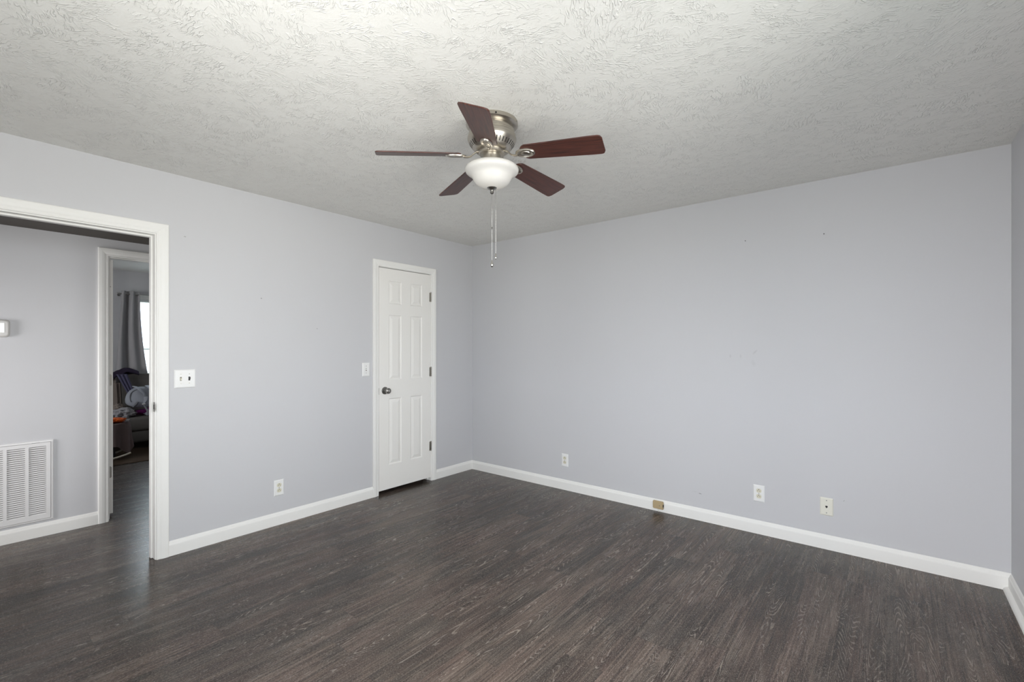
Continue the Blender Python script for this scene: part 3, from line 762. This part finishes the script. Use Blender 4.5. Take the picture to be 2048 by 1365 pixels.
# glass bowl with a rolled rim, open at the top
RZ = 2.217
outer = [(.112, RZ + .002), (.121, RZ + .0015), (.1285, RZ - .003), (.1315, RZ - .009), (.1320, RZ - .016), (.1295, RZ - .023), (.122, RZ - .030), (.112, RZ - .036), (.103, RZ - .043), (.0975, RZ - .051), (.093, RZ - .060), (.086, RZ - .072), (.075, RZ - .083), (.059, RZ - .092), (.038, RZ - .0985), (.018, RZ - .101)]
inner = [(r_ - .0035 if r_ > .03 else r_, z_ + .0035) for r_, z_ in reversed(outer)]
bowl = MB().lathe(outer + inner, c, seg=96, cap=False)
bowl = bowl.build('glass_bowl', BOWL, fan, True)
MB().lathe([(.024, RZ - 0.0970), (.0245, RZ - 0.1005), (.022, RZ - 0.1035), (.013, RZ - 0.1085), (.008, RZ - 0.1145), (.0075, RZ - 0.1185), (.009, RZ - 0.1215), (.0088, RZ - 0.1265), (.005, RZ - 0.1305), (.0015, RZ - 0.1320)], c, seg=32).build('finial', NICKELD, fan, True)
MB().lathe([(.004, RZ - .092), (.004, RZ + .004), (.046, RZ - .004), (.046, RZ - .002)], c, seg=16).build('centre_stem', NICKELD, fan, True)
for sgn in (1, -1):
    MB().lathe([(.010, -.03), (.018, -.02), (.022, 0), (.018, .016), (.008, .026), (.008, .036)], (FX + sgn * .045, FYY, RZ - .047), seg=20).build('light_bulb', simple('frosted_bulb_glass', srgb(250, 246, 236), 0.3), fan, True)

BLZ0, BLZ1, BR0, BR1 = 2.268, 2.238, .150, .556
def make_blade():
    """blade along local +x, pitched; tip droops slightly"""
    bm = MB(); out = []
    n = 60
    # outline (x, y): root rounded, gently flaring, tip with rounded corners
    L = BR1 - BR0
    def hw(s): return .050 + .0135 * min(1, s / .85)
    top, bot = [], []
    for i in range(n + 1):
        s = i / n; x = BR0 + L * s; h = hw(s)
        if x < BR0 + .035: h *= math.sqrt(max(0, 1 - ((BR0 + .035 - x) / .035) ** 2)) * .85 + .15 * ((x - BR0) / .035) if i else .01
        rt = .020
        if x > BR1 - rt: h = h - rt + rt * math.sqrt(max(0, 1 - ((x - BR1 + rt) / rt) ** 2))
        top.append((x, h)); bot.append((x, -h))
    pts = top + bot[::-1]
    rings = []
    for z, ins in ((-.0030, .0015), (-.0018, 0), (.0018, 0), (.0030, .0015)):
        rings.append([(x + (ins if x < BR0 + .02 else (-ins if x > BR1 - .002 else 0)), y - math.copysign(min(ins, abs(y)), y), z) for x, y in pts])
    bm.sweep(rings)
    return bm
def xf(ang):
    slope = math.atan2(BLZ1 - BLZ0, BR1 - BR0)
    pivot = Vector((BR0, 0, 0))
    return Matrix.Translation((0, 0, BLZ0)) @ Matrix.Rotation(-slope, 4, 'Y') @ Matrix.Rotation(math.radians(-14), 4, 'X')
base_angle = 16.0
bl_mesh = ring_mesh = None
for k in range(5):
    ang = math.radians(base_angle + 72 * k)
    bladeb = make_blade()
    M = Matrix.Rotation(math.atan2(BLZ0 - BLZ1, BR1 - BR0), 4, 'Y') @ Matrix.Rotation(math.radians(-15), 4, 'X')
    # keep the root at its height: rotate about the root
    Tm = Matrix.Translation((BR0, 0, 0)) @ M @ Matrix.Translation((-BR0, 0, 0))
    o = bladeb.build('fan_blade', BLADE, None, False)
    o.parent = fan; o.matrix_parent_inverse = Matrix.Identity(4)
    o.matrix_local = Matrix.Translation((0, 0, BLZ0 - H)) @ Matrix.Rotation(ang, 4, 'Z') @ Tm
    # bracket: curved arm and oval medallion below the root
    br = MB()
    br.tube([(.060, 0, .022), (.078, 0, .019), (.092, 0, .008), (.104, 0, -.004), (.120, 0, -.010), (.140, 0, -.0105)], [.009, .0075, .007, .007, .0085, .010], 12, .55)
    arm = br
    med = bmesh.new()
    def oval(rx, ry, pr, cx):
        secs = []
        for r_, z_ in pr: secs.append([(cx + rx * r_ * math.cos(2 * PI * i / 40), ry * r_ * math.sin(2 * PI * i / 40), z_) for i in range(40)])
        return secs
    T2 = Tm
    mbm = MB(); mbm.sweep(oval(.050, .030, ((1, -.0028), (1.0, -.006), (.93, -.0105), (.80, -.0115), (.70, -.0085), (.62, -.0065), (.50, -.0065), (.44, -.010), (.2, -.0115), (.02, -.0118)), .178))
    bmesh.ops.transform(mbm.b, matrix=T2, verts=mbm.b.verts)
    me = bpy.data.meshes.new('t'); mbm.b.to_mesh(me); mbm.b.free(); arm.b.from_mesh(me); bpy.data.meshes.remove(me)
    ob = arm.build('blade_bracket', NICKEL, None, True)
    ob.parent = fan; ob.matrix_parent_inverse = Matrix.Identity(4)
    ob.matrix_local = Matrix.Translation((0, 0, BLZ0 - H)) @ Matrix.Rotation(ang, 4, 'Z')
# pull chains
RV = Vector((.776, .631, 0))
def chain(off, ztop, zbot, fob, zs):
    p = Vector((FX, FYY, 0)) + RV * off
    m = MB(); z = ztop; 
    while z > zbot: m.lathe([(.0003, -.0011), (.0010, -.0007), (.0011, 0), (.0010, .0007), (.0003, .0011)], (p.x, p.y, z), seg=6); z -= .0030
    m.tube([(p.x, p.y, ztop), (p.x, p.y, zbot)], .0005, 5)
    ch = m.build('pull_chain', CHROME, fan)
    m = MB(); m.lathe([(r_, zbot - h_) for r_, h_ in fob], (p.x, p.y, 0), seg=20); m.build('chain_fob', CHROME, ch, True)
    if zs:
        m = MB(); m.lathe([(.0012, zs + .006), (.0026, zs + .003), (.0026, zs - .003), (.0012, zs - .006)], (p.x, p.y, 0), seg=10); m.build('chain_connector', NICKELD, ch)
chain(0.019, RZ - .090, 1.790, [(.001, -.002), (.0035, .002), (.0035, .010), (.0055, .013), (.0062, .018), (.0055, .023), (.003, .026)], None)
chain(0.0, RZ - .129, 1.758, [(.001, -.004), (.002, 0), (.004, .007), (.0075, .015), (.009, .022), (.0082, .028), (.005, .0325), (.001, .034)], 1.918)
ld = bpy.data.lights.new('bowl_lamp', 'POINT'); ld.energy = 0.45; ld.shadow_soft_size = .035; ld.color = (1.0, .93, .82)
lo = bpy.data.objects.new('bowl_lamp', ld); C.objects.link(lo); lo.location = (FX, FYY, RZ - .012)

# ------------------------------------------------------------------ windows
def window(name, axis, pl, inward, a0, a1, z0, z1, label):
    """axis 'x': wall plane x = pl; inward = sign of room side"""
    P = (lambda a, d, z: (pl + inward * d, a, z)) if axis == 'x' else (lambda a, d, z: (a, pl + inward * d, z))
    def bx(m, A0, A1, d0, d1, Z0, Z1):
        p, q = P(A0, d0, Z0), P(A1, d1, Z1)
        m.box(min(p[0], q[0]), max(p[0], q[0]), min(p[1], q[1]), max(p[1], q[1]), Z0, Z1, .002, 1)
    m = MB(); t = .035
    bx(m, a0, a0 + t, -.1, -.02, z0, z1); bx(m, a1 - t, a1, -.1, -.02, z0, z1); bx(m, a0 + t, a1 - t, -.1, -.02, z0, z0 + t); bx(m, a0 + t, a1 - t, -.1, -.02, z1 - t, z1)
    zm = z0 + (z1 - z0) * .49
    bx(m, a0 + t, a1 - t, -.09, -.04, zm - .022, zm + .022)
    w = .06
    bx(m, a0 - w, a0, .0005, .016, z0 - .03, z1 + w); bx(m, a1, a1 + w, .0005, .016, z0 - .03, z1 + w); bx(m, a0, a1, .0005, .016, z1, z1 + w)
    bx(m, a0 - w - .02, a1 + w + .02, -.02, .045, z0 - .03, z0 - .001)
    fr = struct(m.build(name, TRIM), label, 'window')
    m = MB(); p, q = P(a0 + t, -.066, z0 + t), P(a1 - t, -.062, z1 - t)
    m.box(min(p[0], q[0]), max(p[0], q[0]), min(p[1], q[1]), max(p[1], q[1]), z0 + t, z1 - t); m.build('window_pane', PANE, fr)
    return fr
window('window_1', 'x', BX, 1, WIN[0], WIN[1], WIN[2], WIN[3], 'bright bedroom window behind blinds')
window('window_2', 'x', LX, -1, -3.30, -1.80, .75, 2.05, 'window in the right wall')
window('window_3', 'y', FY, 1, 1.75, 3.65, .75, 2.05, 'window behind the viewer')

# bedroom blind
bl = empty('window_blind', (BX, (WIN[0] + WIN[1]) / 2, WIN[3]), 'white horizontal blind over the bright bedroom window', 'blind')
m = MB(); m.box(BX - .018, BX - .002 + .016, WIN[0] + .01, WIN[1] - .01, WIN[3] - .03, WIN[3] - .001, .002, 1); m.build('head_rail', BLIND, bl)
m = MB(); z = WIN[3] - .05
while z > WIN[2] + .05:
    P = [(BX - .014, z + .001), (BX + .010, z - .004), (BX + .010, z - .0046), (BX - .014, z + .0004)]
    m.sweep([[(a, yy, b) for a, b in P] for yy in (WIN[0] + .012, WIN[1] - .012)]); z -= .030
m.build('slats', BLIND, bl)
for yy in (WIN[0] + .13, (WIN[0] + WIN[1]) / 2, WIN[1] - .13):
    m = MB(); m.tube([(BX + .012, yy, WIN[3] - .03), (BX + .012, yy, WIN[2] + .02)], .0012, 6); m.build('ladder_cord', BLIND, bl)
m = MB(); m.box(BX - .014, BX + .012, WIN[0] + .012, WIN[1] - .012, WIN[2] + .01, WIN[2] + .03, .002, 1); m.build('bottom_rail', BLIND, bl)

# curtain rod and curtains
RX = BX + .085; RZC = 2.097
rod = empty('curtain_rod', (RX, -1.45, RZC), 'thin silver curtain rod above the bedroom window', 'curtain rod')
m = MB(); m.tube([(RX, -2.085, RZC), (RX, -.80, RZC)], .008, 12); m.build('rod', STEELROD, rod, True)
m = MB(); m.lathe([(.008, -2.085), (.014, -2.09), (.014, -2.105), (.009, -2.112)], (RX, 0, RZC), 'Y', 16); m.build('rod_finial', STEELROD, rod, True)
for yy in (-2.075, -.85):
    m = MB(); m.box(BX + .001, RX + .006, yy - .006, yy + .006, RZC - .012, RZC - .004); m.box(BX + .001, BX + .006, yy - .015, yy + .015, RZC - .03, RZC + .02); m.build('rod_bracket', STEELROD, rod)
def curtain(y0, y1, yb0, yb1, zt, zb, folds, label, seed):
    m = MB(); nu, nv_ = folds * 16, 40; rows_ = []
    for j in range(nv_ + 1):
        s = j / nv_; z = zt + (zb - zt) * s; e = s ** 1.6
        L0 = y0 + (yb0 - y0) * s; R0 = y1 + (yb1 - y1) * (s ** 2.0)
        row = []
        for i in range(nu + 1):
            u = i / nu; y = L0 + (R0 - L0) * u
            amp = .030 + .012 * math.sin(seed + 3 * u)
            x = RX + amp * math.sin(2 * PI * folds * u + .5 * math.sin(3 * s + seed)) + .01 * s * math.sin(7 * u + seed)
            row.append((x, y, z))
        rows_.append(row)
    V = [[m.b.verts.new(p) for p in row] for row in rows_]
    for j in range(nv_):
        for i in range(nu): m.b.faces.new((V[j][i], V[j][i + 1], V[j + 1][i + 1], V[j + 1][i]))
    o = m.build('curtain', CURTAIN, None, True)
    so = o.modifiers.new('thick', 'SOLIDIFY'); so.thickness = .0025
    return tag(o, label, 'curtain', 'grey curtains on the bedroom rod')
curtain(-2.055, -1.850, -2.14, -1.700, 2.14, .62, 2, 'grey curtain panel with deep folds hanging left of the bright bedroom window', 1.0)

# outside the bedroom window
struct(MB().box(-40, 40, -40, 40, -.5, -.4).build('ground', LAWN), 'sunlit lawn outside', 'lawn')
tr = empty('tree', (-14.0, 1.2, -.4), 'pale green leafy tree seen through the bedroom blind', 'tree')
m = MB(); m.tube([(-14, 1.2, -.4), (-14.1, 1.25, .8), (-13.95, 1.1, 2.2), (-14, 1.2, 3.4)], [.16, .13, .11, .07], 12); m.build('trunk', BARK, tr, True)
m = MB()
for k in range(1500):
    d = Vector((random.gauss(0, 1), random.gauss(0, 1), random.gauss(0, .7))).normalized() * (random.random() ** .4) * 1.9
    p = Vector((-14, 1.2, 3.9)) + Vector((d.x, d.y, d.z * .8))
    a = Vector((random.gauss(0, 1), random.gauss(0, 1), random.gauss(0, 1))).normalized() * .09; bvec = a.orthogonal().normalized() * .045
    m.poly([p - a, p + bvec, p + a, p - bvec], [(0, 1, 2, 3)])
m.build('foliage', LEAF, tr)

# ------------------------------------------------------------------ bedroom things
def lump(name, mat, c, size, seed, amp=.25, fr=2.2, sub=4, parent=None, flat=None):
    sub += 1; amp *= .8
    b = bmesh.new(); bmesh.ops.create_icosphere(b, subdivisions=sub, radius=1)
    for v in b.verts:
        p = v.co.copy(); n = noise.fractal(p * fr + Vector((seed, seed * 2, 0)), 1.2, 2.1, 3)
        rdg = abs(noise.noise(p * fr * 1.7 + Vector((0, seed, seed))))
        q = p * (1 + amp * n - amp * .8 * rdg)
        q = Vector((q.x * size[0], q.y * size[1], q.z * size[2]))
        if flat is not None: q.z = max(q.z, flat)
        v.co = q
    m = MB(); m.merge(b, Matrix.Translation(c))
    o = m.build(name, mat, parent, True, loc=Vector(c))
    if o.data.attributes.get('sharp_edge'): o.data.attributes.remove(o.data.attributes['sharp_edge'])
    return o
# armchair: seat front at x about -4.05, back against the window wall
ac = empty('armchair', (-4.40, -1.95, 0), 'grey upholstered armchair piled with clothes under the bedroom window', 'armchair')
m = MB(); m.box(-4.72, -4.02, -2.30, -1.52, .24, .42, .04, 4); m.build('seat_cushion', UPH2, ac, True)
def slab(y0, y1, z0, z1, xt, xb, th, bev):
    t = bmesh.new(); bmesh.ops.create_cube(t, size=1)
    bmesh.ops.bevel(t, geom=t.edges[:], offset=bev, segments=4, affect='EDGES')
    for v in t.verts:
        s = v.co.z + .5; v.co = Vector((xb + (xt - xb) * s + v.co.x * th, y0 + (v.co.y + .5) * (y1 - y0), z0 + s * (z1 - z0)))
    return MB().merge(t)
slab(-2.36, -2.11, .40, .935, -4.80, -4.66, .16, .18).build('back_cushion', UPH, ac, True)
slab(-2.10, -1.72, .40, .955, -4.80, -4.66, .16, .12).build('back_cushion', UPH2, ac, True)
m = MB(); m.box(-4.74, -4.04, -2.40, -1.46, .10, .24, .02, 3); m.build('seat_frame', UPH2, ac, True)
for sx, sy in ((-4.68, -2.34), (-4.68, -1.52), (-4.10, -2.34), (-4.10, -1.52)):
    m = MB(); m.lathe([(.018, .0085), (.024, .10)], (sx, sy, 0), seg=14); m.build('leg', BLACK, ac)
# dark violet throw over the back
m = MB(); V = []
for j in range(17):
    row = []
    for i in range(25):
        u = i / 24; s = j / 16; y = -2.37 + .46 * u
        ang = (s - .5) * 2.4
        x = -4.79 + math.sin(ang) * .095; z = .908 + .030 * math.cos(ang) + .075 * math.exp(-((u - .74) / .25) ** 2) + .014 * noise.noise(Vector((u * 9, s * 5, 1)))
        if s > .75: z -= (s - .75) * .18 * (1.2 - u * .8)
        if s < .25: z -= (.25 - s) * .2
        row.append(m.b.verts.new((x, y, z + .012)))
    V.append(row)
for j in range(16):
    for i in range(24): m.b.faces.new((V[j][i], V[j][i + 1], V[j + 1][i + 1], V[j + 1][i]))
o = m.build('throw_blanket', THROW, None, True); so = o.modifiers.new('thick', 'SOLIDIFY'); so.thickness = .02; so.offset = 1
tag(o, 'dark violet throw draped over the top of the grey armchair', 'blanket')
# blue-violet scarf hanging down the chair back
m = MB(); V = []
for j in range(20):
    s = j / 19; row = []
    for i in range(7):
        u = i / 6 - .5
        y = -2.11 + .10 * s + u * (.07 + .05 * (1 - s)); z = .965 - .32 * s
        x = -4.640 + .12 * s + .012 * math.cos(u * 16) + .01
        row.append(m.b.verts.new((x, y, z)))
    V.append(row)
for j in range(19):
    for i in range(6): m.b.faces.new((V[j][i], V[j][i + 1], V[j + 1][i + 1], V[j + 1][i]))
o = m.build('scarf', LAV, None, True); so = o.modifiers.new('thick', 'SOLIDIFY'); so.thickness = .008; so.offset = 1
tag(o, 'blue violet cloth hanging down the front of the armchair back', 'cloth')
# grey padded carrier with straps
car = empty('padded_carrier', (-4.36, -1.93, .50), 'blue grey padded carrier with straps lying on the armchair seat', 'carrier')
sg = lambda v, e: math.copysign(abs(v) ** e, v)
b = bmesh.new(); bmesh.ops.create_icosphere(b, subdivisions=5, radius=1)
for v in b.verts:
    p = v.co.copy(); z = sg(p.z, .8); y = sg(p.y, .85) * (1.0 - .22 * z)
    v.co = Vector((p.x * .085 - z * .07 + .006 * noise.noise(p * 3), y * .185 + .004 * noise.noise(p * 5), z * .135))
MB().merge(b, Matrix.Translation((-4.40, -1.93, .655))).build('padded_body', CARR, car, True)
m = MB(); P = []
for i in range(25):   # piping along the front edge of the body
    a = PI * (1.12 - 1.2 * i / 24); P.append((-4.335 - .07 * math.sin(a), -1.93 + .150 * sg(math.cos(a), .85), .650 + .110 * sg(math.sin(a), .8)))
m.tube(P, .006, 8); m.build('piping', CARRD, car, True)
m = MB(); m.tube([(-4.285, -2.055, .535), (-4.275, -2.03, .57), (-4.28, -2.01, .60)], [.022, .030, .018], 14, .5); m.build('mesh_pocket', CARRD, car, True)
m = MB(); m.tube([(-4.46, -2.02, .80), (-4.39, -2.01, .795), (-4.345, -1.975, .76), (-4.315, -1.935, .71), (-4.30, -1.915, .66), (-4.285, -1.925, .61), (-4.275, -1.945, .575)], [.016, .022, .026, .028, .028, .024, .014], 14, .4); m.build('strap', CARR, car, True)
m = MB(); m.tube([(-4.46, -1.88, .80), (-4.39, -1.875, .80), (-4.345, -1.85, .77), (-4.32, -1.81, .72), (-4.31, -1.77, .665), (-4.31, -1.75, .61)], [.016, .030, .042, .044, .038, .02], 14, .35); m.build('strap', CARR, car, True)
m = MB(); m.box(-4.272, -4.256, -1.965, -1.93, .560, .574, .003, 2); m.build('buckle', PLATE, car)
m = MB(); m.tube([(-4.262, -1.948, .565), (-4.20, -1.95, .545), (-4.10, -1.955, .515), (-4.02, -1.96, .50), (-3.985, -1.965, .44)], [.010, .012, .013, .014, .015], 10, .35); m.build('loose_strap', CARRD, car, True)
tag(lump('blanket', PURPLE, (-4.28, -1.80, .460), (.10, .24, .050), 3.3, .3, 2.0, 4, None, -.039), 'plum fleece blanket folded under the grey carrier', 'blanket')
tag(lump('shirt', PALE, (-4.20, -2.17, .475), (.12, .12, .065), 8.1, .45, 2.4, 4, None, -.054), 'pale grey crumpled shirt beside the carrier above the draped table', 'clothing')
tag(lump('towel', CARR, (-4.105, -1.80, .450), (.065, .17, .032), 5.7, .4, 2.6, 4, None, -.029), 'light grey crumpled towel on the front edge of the armchair seat', 'towel')
tag(lump('sweater', UPH, (-4.44, -2.20, .50), (.12, .09, .085), 1.7, .35, 2.4, 4, None, -.079), 'dull grey balled-up sweater against the left back cushion', 'clothing')
# draped round table in front left of the chair
tb = empty('rocking_footstool', (-3.66, -2.44, 0), 'low rocking footstool on white curved rails under a taupe cloth', 'footstool')
m = MB(); m.lathe([(.20, .35), (.205, .36), (.205, .425), (.20, .43)], (-3.66, -2.44, 0), seg=40); m.build('seat_pad', UPH2, tb, True)
def arc(x0, z0, yc, k):
    return [(x0, yc - .30 + .60 * i / 24, z0 + k * (.60 * i / 24 - .30) ** 2) for i in range(25)]
for rx, z0, yc, k in ((-3.46, .022, -2.55, .60), (-3.75, .022, -2.50, 1.05)):
    m = MB(); m.tube(arc(rx, z0, yc, k), .011, 12); m.build('rail', RAIL, tb, True)
for rx in (-3.48, -3.73):
    for ry in (-2.62, -2.40):
        m = MB(); m.tube([(rx, ry, .034), (rx + (-.01 if rx > -3.6 else .01), ry, .20), (rx + (-.05 if rx > -3.6 else .05), ry, .352)], .011, 10); m.build('leg', BLACK, tb, True)
for ry in (-2.62, -2.40):
    m = MB(); m.box(-3.73, -3.48, ry - .012, ry + .012, .10, .125, .004, 1); m.build('stretcher', BLACK, tb)
m = MB(); rings_ = []
for j, (rr_, z0_) in enumerate(((.02, .436), (.12, .436), (.19, .435), (.213, .428), (.222, .40), (.226, .34), (.230, .28), (.236, .22), (.240, .17))):
    ring = []
    for i in range(96):
        a = 2 * PI * i / 96; fl = max(0, (.43 - z0_)) / .26
        r2_ = rr_ + .022 * fl * math.sin(9 * a + .6 * math.sin(2 * a)); zz = z0_ + (.07 * fl * (math.sin(a * 2 + 2.6) + .35 * math.sin(5 * a)) - .03 if fl > .5 else 0)
        ring.append((-3.66 + r2_ * math.cos(a), -2.44 + r2_ * math.sin(a), zz))
    rings_.append(ring)
m.sweep(rings_, close=True)
# remove the bottom cap so that the cloth is open
m.b.faces.ensure_lookup_table(); big = [f_ for f_ in m.b.faces if len(f_.verts) > 10 and f_.calc_center_median().z < .3]
bmesh.ops.delete(m.b, geom=big, context='FACES')
o = m.build('tablecloth', BROWNC, None, True); tag(o, 'taupe cloth draped in folds over the low round table', 'tablecloth')
tag(lump('scarf', ORANGE, (-3.63, -2.42, .462), (.15, .15, .026), 4.4, .5, 3.0, 4, None, -.024), 'crumpled orange cloth on top of the draped round table', 'cloth')
tag(lump('napkin', PALE, (-3.55, -2.26, .452), (.03, .025, .014), 6.4, .5, 3.0, 3, None, -.014), 'small pale cloth lying beside the orange one on the draped table', 'cloth')
tag(MB().box(-4.60, -3.20, -2.9, -1.2, .0005, .008, .004, 1).build('area_rug', RUG), 'brown area rug under the armchair and draped table', 'rug')
